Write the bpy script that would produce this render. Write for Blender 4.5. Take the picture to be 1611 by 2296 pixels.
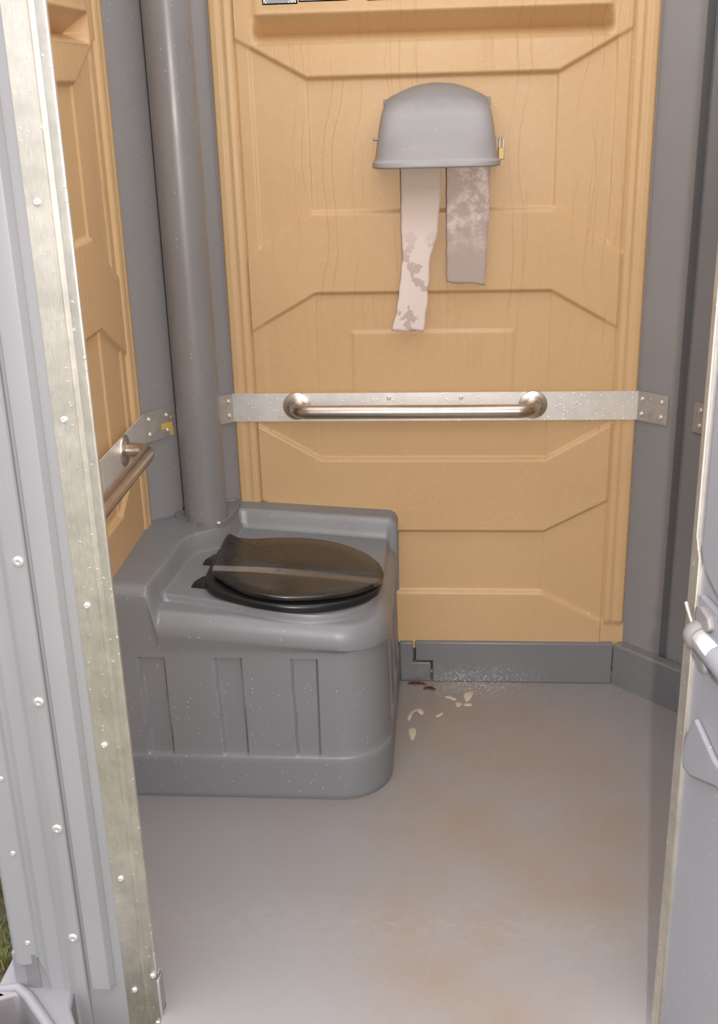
import bpy, bmesh, math, random
import numpy as np
from mathutils import Vector, Matrix
from mathutils.geometry import delaunay_2d_cdt

for o in list(bpy.data.objects):
    bpy.data.objects.remove(o)
S = bpy.context.scene
COL = S.collection
R = math.radians
random.seed(4)
rng = np.random.default_rng(7)

# ------------------------------------------------------------------ camera
cam_d = bpy.data.cameras.new('camera')
cam = bpy.data.objects.new('camera', cam_d)
COL.objects.link(cam)
p, yw, rl = R(20.7243), R(4.809), R(1.6127)
fwd = Vector((-math.sin(yw) * math.cos(p), math.cos(yw) * math.cos(p), -math.sin(p)))
rgt = Vector((math.cos(yw), math.sin(yw), 0))
dwn = fwd.cross(rgt)
r2 = math.cos(rl) * rgt + math.sin(rl) * dwn
d2 = -math.sin(rl) * rgt + math.cos(rl) * dwn
M = Matrix((r2, -d2, -fwd)).transposed().to_4x4()
M.translation = Vector((.042, -3.1402, 1.75))
cam.matrix_world = M
cam_d.sensor_fit = 'VERTICAL'
cam_d.sensor_height = 24
cam_d.sensor_width = 24
cam_d.lens = 2512.47 * 24 / 2296
cam_d.clip_start = .02
cam_d.dof.use_dof = True
cam_d.dof.focus_distance = 2.8
cam_d.dof.aperture_fstop = 8
S.camera = cam

# ------------------------------------------------------------------ light
S.view_settings.view_transform = 'Standard'
S.view_settings.look = 'None'
S.view_settings.gamma = 1
S.view_settings.use_curve_mapping = False
S.view_settings.exposure = 0.0
W = bpy.data.worlds.new('overcast_sky')
S.world = W
W.use_nodes = True
bg = W.node_tree.nodes['Background']
# overcast sky, brightest overhead
wt = W.node_tree
wtc = wt.nodes.new('ShaderNodeTexCoord'); wsp = wt.nodes.new('ShaderNodeSeparateXYZ'); wmr = wt.nodes.new('ShaderNodeMapRange')
wt.links.new(wtc.outputs['Generated'], wsp.inputs[0]); wt.links.new(wsp.outputs[2], wmr.inputs[0])
wmr.inputs[1].default_value = 0.0; wmr.inputs[2].default_value = 1.0
wmr.inputs[3].default_value = .66; wmr.inputs[4].default_value = 4.0
wt.links.new(wmr.outputs[0], bg.inputs[1])
bg.inputs[0].default_value = (.94, .96, 1.0, 1)
# the flash of the camera that took the picture, held just right of the lens
fl = bpy.data.lights.new('camera_flash', 'POINT')
fl.energy = 162
fl.color = (1.0, .92, .86)
fl.shadow_soft_size = .012
flo = bpy.data.objects.new('camera_flash', fl)
flo.location = (.135, -3.13, 1.765)
COL.objects.link(flo)


# ------------------------------------------------------------------ helpers
def smooth(o, ang=40):
    me = o.data
    me.polygons.foreach_set('use_smooth', [True] * len(me.polygons))
    if ang is not None:
        try:
            me.set_sharp_from_angle(angle=R(ang))
        except Exception:
            pass


def link(name, me, m=None, parent=None, sm=40, flip=False):
    o = bpy.data.objects.new(name, me)
    COL.objects.link(o)
    if m:
        me.materials.append(m)
    if parent:
        o.parent = parent
    if flip:
        me.flip_normals()
    if sm is not None:
        smooth(o, sm)
    return o


def pyd(name, V, F, m=None, parent=None, sm=40, fix=True):
    me = bpy.data.meshes.new(name)
    me.from_pydata([tuple(map(float, v)) for v in V], [], F)
    me.update()
    if fix:
        bm = bmesh.new(); bm.from_mesh(me)
        bmesh.ops.recalc_face_normals(bm, faces=bm.faces)
        bm.to_mesh(me); bm.free()
    return link(name, me, m, parent, sm)


def structure(o):
    o['kind'] = 'structure'
    return o


def thing(name, label, cat, loc=(0, 0, 0), rz=0, group=None):
    o = bpy.data.objects.new(name, None)
    o.empty_display_size = .05
    COL.objects.link(o)
    o.location = loc
    o.rotation_euler = (0, 0, rz)
    return tag(o, label, cat, group)


def tag(o, label, cat, group=None, kind=None):
    o['label'] = label
    o['category'] = cat
    if group: o['group'] = group
    if kind: o['kind'] = kind
    return o


def bev(o, w=.002, seg=2):
    b = o.modifiers.new('bevel', 'BEVEL')
    b.width = w; b.segments = seg; b.limit_method = 'ANGLE'; b.angle_limit = R(30)
    return o


def box(name, lo, hi, m, parent=None, b=.002, seg=2):
    x0, y0, z0 = lo; x1, y1, z1 = hi
    V = [(x0, y0, z0), (x1, y0, z0), (x1, y1, z0), (x0, y1, z0), (x0, y0, z1), (x1, y0, z1), (x1, y1, z1), (x0, y1, z1)]
    F = [(0, 3, 2, 1), (4, 5, 6, 7), (0, 1, 5, 4), (1, 2, 6, 5), (2, 3, 7, 6), (3, 0, 4, 7)]
    o = pyd(name, V, F, m, parent, 40)
    if b: bev(o, b, seg)
    return o


def prism(name, poly, z0, z1, m, parent=None, b=0, seg=2):
    """poly = list of (x,y); vertical prism"""
    n = len(poly)
    V = [(x, y, z0) for x, y in poly] + [(x, y, z1) for x, y in poly]
    F = [tuple(range(n))[::-1], tuple(range(n, 2 * n))] + [(i, (i + 1) % n, n + (i + 1) % n, n + i) for i in range(n)]
    o = pyd(name, V, F, m, parent, 30)
    if b: bev(o, b, seg)
    return o


def lathe_data(prof, n=32, axis='z'):
    """closed lathe about axis from (r,h) profile"""
    V = []; F = []
    for r, h in prof:
        for i in range(n):
            a = 2 * math.pi * i / n
            c, s = r * math.cos(a), r * math.sin(a)
            V.append({'z': (c, s, h), 'y': (c, h, s), 'x': (h, c, s)}[axis])
    for j in range(len(prof) - 1):
        for i in range(n):
            k = (i + 1) % n
            F.append((j * n + i, j * n + k, (j + 1) * n + k, (j + 1) * n + i))
    F.append(tuple(range(n))); F.append(tuple((len(prof) - 1) * n + i for i in range(n)))
    return V, F


def lathe(name, prof, m, parent=None, n=32, axis='z', loc=None):
    V, F = lathe_data(prof, n, axis)
    o = pyd(name, V, F, m, parent, 35)
    if loc: o.location = loc
    return o


def tube(name, pts, r, m, parent=None, n=20, caps=True):
    pts = [Vector(q) for q in pts]
    rs = r if isinstance(r, (list, tuple)) else [r] * len(pts)
    V = []; F = []
    t0 = (pts[1] - pts[0]).normalized()
    up = Vector((0, 0, 1)) if abs(t0.z) < .9 else Vector((1, 0, 0))
    a = t0.cross(up).normalized()
    for i, q in enumerate(pts):
        t = (pts[min(i + 1, len(pts) - 1)] - pts[max(i - 1, 0)]).normalized()
        a = (a - t * a.dot(t)).normalized()
        b = t.cross(a)
        for k in range(n):
            th = 2 * math.pi * k / n
            V.append(q + rs[i] * (math.cos(th) * a + math.sin(th) * b))
    for i in range(len(pts) - 1):
        for k in range(n):
            l = (k + 1) % n
            F.append((i * n + k, i * n + l, (i + 1) * n + l, (i + 1) * n + k))
    if caps:
        F.append(tuple(range(n))[::-1]); F.append(tuple((len(pts) - 1) * n + k for k in range(n)))
    return pyd(name, V, F, m, parent, 50)


def sst(a, b, x):
    t = np.clip((x - a) / (b - a), 0, 1)
    return t * t * (3 - 2 * t)


def grid_mesh(name, V, nu, nv, m=None, parent=None, sm=45, flip=False):
    """V array (nv, nu, 3)"""
    me = bpy.data.meshes.new(name)
    Vf = np.ascontiguousarray(V.reshape(-1, 3), dtype=np.float32)
    idx = np.arange(nu * nv).reshape(nv, nu)
    F = np.stack([idx[:-1, :-1], idx[:-1, 1:], idx[1:, 1:], idx[1:, :-1]], -1).reshape(-1, 4)
    if flip: F = F[:, ::-1]
    me.vertices.add(len(Vf)); me.vertices.foreach_set('co', Vf.ravel())
    me.loops.add(F.size); me.loops.foreach_set('vertex_index', np.ascontiguousarray(F, dtype=np.int32).ravel())
    me.polygons.add(len(F)); me.polygons.foreach_set('loop_start', np.arange(0, F.size, 4, dtype=np.int32))
    me.update(calc_edges=True); me.validate()
    return link(name, me, m, parent, sm)


# ------------------------------------------------------------------ materials
class NT:
    def __init__(s, name):
        s.m = bpy.data.materials.new(name); s.m.use_nodes = True
        s.t = s.m.node_tree; s.t.nodes.clear()
        s.out = s.n('ShaderNodeOutputMaterial'); s.b = s.n('ShaderNodeBsdfPrincipled')
        s.l(s.b.outputs[0], s.out.inputs[0])
        s.tc = s.n('ShaderNodeTexCoord').outputs['Object']

    def n(s, t, **k):
        x = s.t.nodes.new(t)
        for a, v in k.items(): setattr(x, a, v)
        return x

    def l(s, a, b): s.t.links.new(a, b)

    def val(s, sock, v):
        if isinstance(v, bpy.types.NodeSocket): s.l(v, sock)
        else: sock.default_value = v

    def math(s, op, a, b=0.0, c=None, clamp=False):
        x = s.n('ShaderNodeMath', operation=op, use_clamp=clamp)
        s.val(x.inputs[0], a); s.val(x.inputs[1], b)
        if c is not None: s.val(x.inputs[2], c)
        return x.outputs[0]

    def mapr(s, v, a, b, c=0.0, d=1.0):
        x = s.n('ShaderNodeMapRange'); s.val(x.inputs[0], v)
        for i, q in enumerate((a, b, c, d)): x.inputs[i + 1].default_value = q
        return x.outputs[0]

    def scale(s, vec, sc, loc=(0, 0, 0)):
        x = s.n('ShaderNodeMapping'); s.l(vec, x.inputs[0])
        x.inputs['Scale'].default_value = sc; x.inputs['Location'].default_value = loc
        return x.outputs[0]

    def noise(s, scale=5, detail=3, vec=None, rough=.5, dist=0):
        x = s.n('ShaderNodeTexNoise'); s.l(vec or s.tc, x.inputs['Vector'])
        x.inputs['Scale'].default_value = scale; x.inputs['Detail'].default_value = detail
        x.inputs['Roughness'].default_value = rough; x.inputs['Distortion'].default_value = dist
        return x.outputs[0]

    def mix(s, f, a, b, bt='MIX'):
        x = s.n('ShaderNodeMix', data_type='RGBA', blend_type=bt)
        s.val(x.inputs[0], f)
        for sock, v in ((x.inputs[6], a), (x.inputs[7], b)):
            if isinstance(v, tuple): sock.default_value = (*v, 1) if len(v) == 3 else v
            else: s.l(v, sock)
        return x.outputs[2]

    def drops(s, scale=110, keep=.72, rad=.28):
        v = s.n('ShaderNodeTexVoronoi'); s.l(s.tc, v.inputs['Vector']); v.inputs['Scale'].default_value = scale
        sep = s.n('ShaderNodeSeparateColor'); s.l(v.outputs['Color'], sep.inputs[0])
        k = s.math('GREATER_THAN', sep.outputs[0], keep)
        rr = s.math('MULTIPLY', sep.outputs[1], rad)
        h = s.math('SUBTRACT', 1.0, s.math('DIVIDE', v.outputs['Distance'], s.math('MAXIMUM', rr, .02)), clamp=True)
        h = s.math('POWER', h, .5)
        return s.math('MULTIPLY', h, k)

    def specks(s, scale=120, keep=.8, rad=.13, patch=None):  # mask for flash glints on droplets, painted in as pale dots
        v = s.n('ShaderNodeTexVoronoi'); s.l(s.tc, v.inputs['Vector']); v.inputs['Scale'].default_value = scale
        sep = s.n('ShaderNodeSeparateColor'); s.l(v.outputs['Color'], sep.inputs[0])
        k = s.math('GREATER_THAN', sep.outputs[0], keep)
        if patch: k = s.math('MULTIPLY', k, s.mapr(s.noise(patch, 3), .45, .62))
        rr = s.math('ADD', s.math('MULTIPLY', sep.outputs[1], rad * .7), rad * .3)
        h = s.math('SUBTRACT', 1.0, s.math('DIVIDE', v.outputs['Distance'], rr), clamp=True)
        return s.math('MULTIPLY', s.math('MINIMUM', s.math('MULTIPLY', h, 2.0), 1.0), k)

    def bump(s, h, strength=.3, dist=.002, prev=None):
        x = s.n('ShaderNodeBump'); s.l(h, x.inputs['Height'])
        x.inputs['Strength'].default_value = strength; x.inputs['Distance'].default_value = dist
        if prev: s.l(prev, x.inputs['Normal'])
        return x.outputs[0]

    def fin(s, col=None, rough=None, normal=None, **k):
        if col is not None:
            s.val(s.b.inputs['Base Color'], (*col, 1) if isinstance(col, tuple) and len(col) == 3 else col)
        if rough is not None: s.val(s.b.inputs['Roughness'], rough)
        if normal is not None: s.l(normal, s.b.inputs['Normal'])
        for a, v in k.items(): s.val(s.b.inputs[a.replace('_', ' ')], v)
        return s.m


def plastic(name, col, rough=.38, var=.12, drops=(135, .90, .26), grain=.25, spec=.5, dirt=None, top=None):
    t = NT(name)
    n = t.noise(2.2, 4)
    f = t.mapr(n, .3, .7, 1 - var, 1 + var)
    c = t.mix(1.0, tuple(col), (1, 1, 1), 'MULTIPLY')
    g = t.n('ShaderNodeCombineColor')
    for i in range(3): t.l(f, g.inputs[i])
    c = t.mix(1.0, tuple(col), g.outputs[0], 'MULTIPLY')
    if dirt:
        c = t.mix(t.mapr(t.noise(4.5, 5, rough=.6), .5, .75, 0, dirt[3]), c, dirt[:3])
    if top:
        sz = t.n('ShaderNodeSeparateXYZ'); t.l(t.tc, sz.inputs[0])
        c = t.mix(t.math('MULTIPLY', t.mapr(t.math('ADD', sz.outputs[2], t.math('MULTIPLY', t.math('SUBTRACT', t.noise(45, 4), .5), .02)), top[1], top[2]), .75), c, top[0])
    fine = t.noise(900, 2)
    nr = t.bump(fine, grain, .0004)
    r = t.mapr(t.noise(6, 3), .3, .7, rough - .07, rough + .07)
    if drops:
        d = t.specks(*drops)
        c = t.mix(t.math('MULTIPLY', d, .55), c, (.9, .89, .88))  # glint of each drop is painted pale into the base colour
        nr = t.bump(d, .4, .0008, nr)
    return t.fin(c, r, nr, Specular_IOR_Level=spec)


GREY = (.205, .203, .215)
m_tank = plastic('grey_tank_plastic', (.190, .192, .202), .36, .06)
m_pipe = plastic('grey_pipe_plastic', (.20, .195, .20), .33, .06, (150, .87, .24), dirt=(.20, .165, .135, .22))
m_corner = plastic('grey_corner_plastic', (.25, .24, .245), .42, .05, (150, .95, .25))
m_curb = plastic('grey_curb_plastic', (.175, .175, .182), .3, .08, (180, .88, .25))
m_ext = plastic('grey_exterior_plastic', (.27, .265, .275), .5, .04, None, grain=.5)
t = NT('wet_curb_painted_glints')
sx = t.n('ShaderNodeSeparateXYZ'); t.l(t.tc, sx.inputs[0])
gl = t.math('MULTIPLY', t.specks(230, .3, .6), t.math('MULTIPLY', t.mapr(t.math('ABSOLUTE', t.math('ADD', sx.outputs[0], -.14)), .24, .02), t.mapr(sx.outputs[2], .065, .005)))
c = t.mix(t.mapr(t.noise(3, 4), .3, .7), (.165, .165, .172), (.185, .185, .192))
c = t.mix(gl, c, (.95, .95, .95))  # cluster of wet sparkles painted near-white on the curb
m_wetcurb_glints = t.fin(c, .3, t.bump(t.noise(900, 2), .2, .0004))
m_cover = plastic('grey_dispenser_plastic', (.315, .30, .31), .42, .05, (110, .985, .25), top=((.19, .175, .17), .128, .165))
m_door = plastic('grey_door_plastic', (.27, .265, .295), .4, .05, (120, .90, .22))

# tan panels: drip trails, and glints of drops painted as pale dots
t = NT('tan_wall_plastic')
sepz = t.n('ShaderNodeSeparateXYZ'); t.l(t.tc, sepz.inputs[0])
def trail(seed, freq, wob, fine, th):
    off = t.scale(t.tc, (1, 1, 1), (seed, seed * 2, 0))
    w = t.math('MULTIPLY', t.math('SUBTRACT', t.noise(3.2, 1, off), .5), wob)
    w2 = t.math('MULTIPLY', t.math('SUBTRACT', t.noise(34, 2, off), .5), fine)
    xx = t.math('ADD', t.math('ADD', sepz.outputs[0], w), w2)
    n1 = t.n('ShaderNodeTexNoise', noise_dimensions='1D')
    t.l(t.math('ADD', xx, seed), n1.inputs['W']); n1.inputs['Scale'].default_value = freq; n1.inputs['Detail'].default_value = 0
    return t.math('SUBTRACT', 1.0, t.math('DIVIDE', t.math('ABSOLUTE', t.math('SUBTRACT', n1.outputs[0], .5)), th), clamp=True)
zone = t.mapr(t.math('ADD', sepz.outputs[2], t.math('MULTIPLY', t.noise(5, 1), .3)), 1.05, 1.4)
ln_ = t.math('MULTIPLY', t.math('MAXIMUM', trail(3.7, 12, .12, .010, .020), t.math('MULTIPLY', trail(9.1, 17, .07, .007, .024), t.mapr(t.noise(4, 1), .5, .56))), zone)
infield = t.math('LESS_THAN', t.math('ABSOLUTE', sepz.outputs[0]), .51)
line = t.math('MULTIPLY', t.math('MULTIPLY', ln_, infield), t.mapr(t.noise(5.5, 2, t.scale(t.tc, (1, 1, .5))), .46, .54))
base = t.mix(t.mapr(t.noise(2.5, 4), .3, .7), (.555, .355, .180), (.59, .39, .205))
base = t.mix(t.mapr(t.noise(60, 5, rough=.7), .45, .75, 0, .16), base, (.70, .52, .34))
col = t.mix(t.math('MULTIPLY', line, .30), base, (.40, .225, .075))
sk = t.specks(150, .88, .24, 5)
col = t.mix(t.math('MULTIPLY', sk, .8), col, (.95, .90, .80))
nr = t.bump(t.noise(700, 2), .25, .0004)
nr = t.bump(line, .3, .0008, nr)
nr = t.bump(sk, .5, .0008, nr)
rg = t.mapr(t.noise(5, 3), .3, .7, .36, .48)
m_tan = t.fin(col, rg, nr, Specular_IOR_Level=.36)

# floor
t = NT('floor_plastic')
n1 = t.noise(2.6, 6, rough=.65)
n2 = t.noise(90, 4, t.scale(t.tc, (1, 2.2, 1)), rough=.7)
sp = t.n('ShaderNodeSeparateXYZ'); t.l(t.tc, sp.inputs[0])
mid = t.math('SUBTRACT', 1.25, t.math('ADD', t.math('MULTIPLY', t.math('ABSOLUTE', t.math('SUBTRACT', sp.outputs[0], .12)), 2.0),
                                      t.math('MULTIPLY', t.math('ABSOLUTE', t.math('ADD', sp.outputs[1], .72)), .85)), clamp=True)
dm = t.math('MULTIPLY', t.math('MULTIPLY', t.mapr(n1, .3, .68), t.mapr(n2, .3, .6, .45, 1.0)), t.mapr(mid, 0, .55))
c = t.mix(t.math('MULTIPLY', dm, 1.0), (.262, .246, .25), (.255, .190, .135))
sc2 = t.math('MULTIPLY', t.mapr(t.noise(38, 5, t.scale(t.tc, (.5, 1.0, 1)), rough=.75), .42, .75), t.math('SUBTRACT', 1.0, t.math('MULTIPLY', t.math('ABSOLUTE', t.math('ADD', sp.outputs[1], 1.13)), 9.0), clamp=True))
c = t.mix(t.math('MULTIPLY', sc2, .28), c, (.42, .39, .37))
c = t.mix(t.mapr(t.noise(240, 3), .4, .7, 0, .14), c, (.16, .13, .11))
vo = t.n('ShaderNodeTexVoronoi'); t.l(t.tc, vo.inputs['Vector']); vo.inputs['Scale'].default_value = 16
sc_ = t.n('ShaderNodeSeparateColor'); t.l(vo.outputs['Color'], sc_.inputs[0])
dot = t.math('MULTIPLY', t.math('LESS_THAN', vo.outputs['Distance'], .035), t.math('GREATER_THAN', sc_.outputs[0], .72))
c = t.mix(t.math('MULTIPLY', dot, .8), c, (.09, .08, .07))
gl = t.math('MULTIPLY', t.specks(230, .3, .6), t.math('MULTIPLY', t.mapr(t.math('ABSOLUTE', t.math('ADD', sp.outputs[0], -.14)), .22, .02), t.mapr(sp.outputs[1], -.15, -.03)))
c = t.mix(t.math('MULTIPLY', gl, .9, clamp=True), c, (.95, .95, .95))  # wet sparkles by the curb, put into the floor colour
nr = t.bump(t.noise(500, 3), .2, .0004)
wet = t.math('MULTIPLY', t.mapr(sp.outputs[1], -.45, -.1), t.mapr(t.noise(7, 3), .4, .6))
nr = t.bump(t.noise(190, 2), .35, .0012, nr)
m_floor = t.fin(c, t.math('SUBTRACT', .40, t.math('MULTIPLY', wet, .16)), nr, Specular_IOR_Level=.5)


def metal(name, col, rough, streak=(1, 1, 40), drops=None, met=1.0, st=.08, mot=.35):
    t = NT(name)
    n = t.noise(60, 3, t.scale(t.tc, streak))
    r = t.mapr(n, .3, .7, rough - st, rough + st)
    blot = t.noise(14, 5, rough=.65)
    c = t.mix(t.mapr(blot, .35, .65, 0, mot), tuple(col), tuple(q * .66 for q in col))
    nr = t.bump(n, .12, .0005)
    if drops:
        d = t.specks(*drops)
        c = t.mix(t.math('MULTIPLY', d, .6), c, (.98, .97, .95))  # bright glints on drops put into the metal colour
        nr = t.bump(d, .5, .0008, nr)
    return t.fin(c, r, nr, Metallic=met)


m_alu = metal('aluminium_strap', (.95, .93, .91), .5, (1, 40, 40), (90, .55, .35), .7)
m_plate = metal('dull_aluminium', (.58, .54, .50), .5, (1, 1, 1), (90, .86, .3), .7)
m_jamb = metal('weathered_aluminium', (.74, .69, .62), .47, (30, 30, 1), (80, .72, .34), .9, mot=.65)
t = NT('brushed_steel')
m_steel = t.fin(t.mix(t.mapr(t.noise(25, 3), .3, .7), (.58, .51, .46), (.50, .43, .38)), .32, Metallic=1.0)
m_flange = metal('steel_flange', (.66, .61, .56), .36, (30, 1, 30), None, 1.0)
m_rivet = metal('rivet_aluminium', (.82, .80, .80), .38, (1, 1, 1), None, .7)
m_brass = metal('brass', (.48, .36, .15), .5, met=.5)
m_shadowgap = NT('dark_rubber').fin((.03, .032, .035), .7)

t = NT('black_seat_plastic')
sx = t.n('ShaderNodeSeparateXYZ'); t.l(t.tc, sx.inputs[0])
n = t.noise(9, 5, rough=.6)
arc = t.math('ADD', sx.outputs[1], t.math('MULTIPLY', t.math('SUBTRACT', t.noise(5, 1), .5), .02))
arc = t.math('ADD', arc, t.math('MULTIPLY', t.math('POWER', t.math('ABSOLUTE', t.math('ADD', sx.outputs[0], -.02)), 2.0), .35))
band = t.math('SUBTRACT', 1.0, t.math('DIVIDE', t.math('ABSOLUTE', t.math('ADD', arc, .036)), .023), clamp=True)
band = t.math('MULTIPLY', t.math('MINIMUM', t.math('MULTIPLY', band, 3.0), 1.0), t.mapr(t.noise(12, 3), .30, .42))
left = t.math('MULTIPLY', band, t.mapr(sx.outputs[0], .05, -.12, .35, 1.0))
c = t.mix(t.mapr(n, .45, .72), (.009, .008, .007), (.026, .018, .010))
c = t.mix(t.math('MULTIPLY', left, .85), c, (.20, .185, .175))  # light grey reflective stripe on the lid, painted into its colour
nr = t.bump(t.drops(95, .88, .25), .6, .0012)
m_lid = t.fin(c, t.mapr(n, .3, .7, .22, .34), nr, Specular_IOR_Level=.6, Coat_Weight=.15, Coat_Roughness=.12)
m_seat = NT('black_plastic').fin((.012, .012, .013), .28)

t = NT('toilet_paper_dry')
w1 = t.noise(22, 3, rough=.55)
spx = t.n('ShaderNodeSeparateXYZ'); t.l(t.tc, spx.inputs[0])
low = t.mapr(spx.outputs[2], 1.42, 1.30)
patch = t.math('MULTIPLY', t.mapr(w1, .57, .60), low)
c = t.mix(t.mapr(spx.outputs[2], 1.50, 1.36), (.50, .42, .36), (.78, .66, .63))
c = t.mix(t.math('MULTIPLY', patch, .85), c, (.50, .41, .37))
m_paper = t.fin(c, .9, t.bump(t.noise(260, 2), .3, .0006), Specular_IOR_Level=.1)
t = NT('toilet_paper_wet')
w = t.noise(26, 6, rough=.7)
spx = t.n('ShaderNodeSeparateXYZ'); t.l(t.tc, spx.inputs[0])
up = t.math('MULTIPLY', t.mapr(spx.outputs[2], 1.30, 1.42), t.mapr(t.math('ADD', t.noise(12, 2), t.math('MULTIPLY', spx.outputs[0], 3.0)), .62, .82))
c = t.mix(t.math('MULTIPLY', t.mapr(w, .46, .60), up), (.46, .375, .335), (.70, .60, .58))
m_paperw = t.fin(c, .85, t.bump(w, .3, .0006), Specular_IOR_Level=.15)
m_scrap = NT('wet_paper_scrap').fin((.52, .43, .34), .6)
m_leaf = NT('brown_leaf').fin((.12, .038, .02), .55)
m_tape = NT('yellow_tape').fin((.60, .40, .10), .6)
m_screen = None
t = NT('vent_mesh')
ck = t.n('ShaderNodeTexChecker'); t.l(t.tc, ck.inputs[0]); ck.inputs['Scale'].default_value = 240
big = t.noise(18, 2)
c = t.mix(ck.outputs[1], (.22, .22, .26), t.mix(t.mapr(big, .45, .55), (.35, .36, .4), (.95, .95, .95)))
m_screen = t.fin(c, .5)
t = NT('roof_translucent')
tr = t.n('ShaderNodeBsdfTranslucent'); tr.inputs[0].default_value = (.97, .97, .96, 1)
df = t.n('ShaderNodeBsdfDiffuse'); df.inputs[0].default_value = (.8, .8, .8, 1)
ms = t.n('ShaderNodeMixShader'); ms.inputs[0].default_value = .05
t.l(tr.outputs[0], ms.inputs[1]); t.l(df.outputs[0], ms.inputs[2]); t.l(ms.outputs[0], t.out.inputs[0])
m_roof = t.m
t = NT('grass_blade')
oi = t.noise(14, 3)
c = t.mix(t.mapr(oi, .35, .65), (.065, .11, .02), (.20, .19, .06))
m_grass = t.fin(c, .6)
t = NT('soil')
m_soil = t.fin(t.mix(t.mapr(t.noise(30, 5), .4, .6), (.05, .03, .018), (.075, .09, .02)), .9)
m_skid = plastic('light_skid_plastic', (.235, .222, .235), .5, .06, None, grain=.5, dirt=(.17, .13, .115, .3))
m_foil = NT('foil_sticker').fin((.95, .90, .86), .4, Metallic=.3)

# ------------------------------------------------------------------ room shell
XW = .811          # side wall planes
YC = -.2285        # where the side walls meet the back corner panels
XB = .580          # where the back wall meets the corner panels


def hexline(au, zc, ze):
    return np.where(au < .327, zc, zc + (ze - zc) * (au - .327) / (.517 - .327))


def panel_array(vents=True):
    us = np.arange(-.58, .5801, .0035)
    us = np.unique(np.concatenate([us, [-.58, .58]]))
    zs = np.concatenate([np.arange(.11, 1.83, .0035), np.arange(1.83, 2.42, .0035)])
    U, Z = np.meshgrid(us, zs)
    A = np.abs(U)
    w = .0056
    st = lambda e: sst(-w, w, e)
    b1 = st(Z - hexline(A, 1.776, 1.878))
    b2 = st(hexline(A, 1.434, 1.311) - Z) * st(Z - hexline(A, 1.214, 1.107))
    b3 = st(hexline(A, .728, .838) - Z) * st(Z - hexline(A, .500, .602))
    b4 = st(hexline(A, .302, .205) - Z)
    band = np.clip(b1 + b2 + b3 + b4, 0, 1)
    P = .0145 * band
    rest = 1 - band
    P += rest * (.0042 * sst(.325, .3290, A) + .0045 * sst(.473, .477, A))
    # small raised plaque behind the strap
    P += .0030 * st(.227 - A) * st(1.104 - Z) * st(Z - .875) * rest
    # moulded frame down both sides
    fr = np.interp(A, [0, .512, .519, .534, .540, .549, .556, .574, .580], [0, 0, .016, .020, .0165, .0165, .0205, .0195, .004])
    k = sst(.510, .515, A)
    P = P * (1 - k) + fr * k
    # foot of the frame
    ff = sst(.215, .19, Z) * k
    P = P * (1 - ff) + .0105 * ff
    # recess under the vents
    ins = sst(.466, .446, A)
    prof = np.interp(Z, [0, 1.858, 1.861, 1.886, 1.928, 1.933, 1.940, 2.5], [0, 0, .002, -.060, .000, .006, .004, .004])
    inz = (Z > 1.859)
    P = np.where(inz, P * (1 - ins) + (.0145 + prof) * ins, P)
    return U, Z, P


U, Z, P = panel_array()
V = np.stack([U, -P, Z], -1)
wb = structure(grid_mesh('wall_back', V, U.shape[1], U.shape[0], m_tan, None, 60))


def vent_screens(par):
    for i, (a, b, zlo) in enumerate([(-.43, -.345, 1.958), (-.335, -.215, 1.962), (-.16, -.03, 1.960), (.02, .10, 1.962), (.13, .40, 1.966)]):
        fr_ = box('vent_louver', (a - .004, -.0185, zlo - .004), (b + .004, -.012, zlo + .10), m_tan, par, .001)
        box('vent_screen', (a, -.0205, zlo), (b, -.018, zlo + .095), m_screen, fr_, 0)


vent_screens(wb)


def copy_tree(o, parent=None):
    c = o.copy(); COL.objects.link(c)
    if parent: c.parent = parent
    for ch in list(o.children): copy_tree(ch, c)
    return c


wl = copy_tree(wb); wl.name = 'wall_left'
wl.location = (-XW, -.8085, 0); wl.rotation_euler = (0, 0, R(90))
wr = copy_tree(wb); wr.name = 'wall_right'
wr.location = (XW, -.8085, 0); wr.rotation_euler = (0, 0, R(-90))


def corner(name, p0, p1, groove_at, th=.018):
    """vertical moulded corner panel from p0 to p1 (plan), room side on the left-hand normal given by sign"""
    p0 = Vector(p0); p1 = Vector(p1)
    dv = (p1 - p0); L = dv.length; dv.normalize()
    nv = Vector((-dv.y, dv.x))
    c = Vector((0, -.8))
    if (c - p0).dot(nv) < 0: nv = -nv
    g = groove_at
    prof = [(-.004, .006), (.002, .008), (.006, .004), (g - .016, .004), (g - .008, -.022), (g + .008, -.022), (g + .014, .002), (g + .030, .002), (L - .002, .002), (L + .006, .004)]
    front = [p0 + dv * a + nv * b for a, b in prof]
    back = [p0 + dv * a - nv * .035 for a, b in prof]
    poly = [(q.x, q.y) for q in front] + [(q.x, q.y) for q in reversed(back)]
    return structure(prism(name, poly, -.01, 2.42, m_corner))


corner('wall_back_left', (-XB, 0), (-XW, YC), .190)
corner('wall_back_right', (XB, 0), (XW, YC), .152)
corner('wall_front_right', (XB + .02, -1.43), (XW, -1.385), .10)

# floor
fl_ = structure(prism('floor', [(-.83, .03), (-.83, -1.379), (-.532, -1.379), (-.532, -1.56), (.475, -1.56), (.475, -1.379), (.83, -1.379), (.83, .03)], -.06, 0, m_floor))
# roof sheet
structure(box('ceiling', (-.95, -1.55, 2.42), (.95, .15, 2.43), m_roof, None, 0))
# curb of the floor pan along the back wall and the right corner


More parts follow.
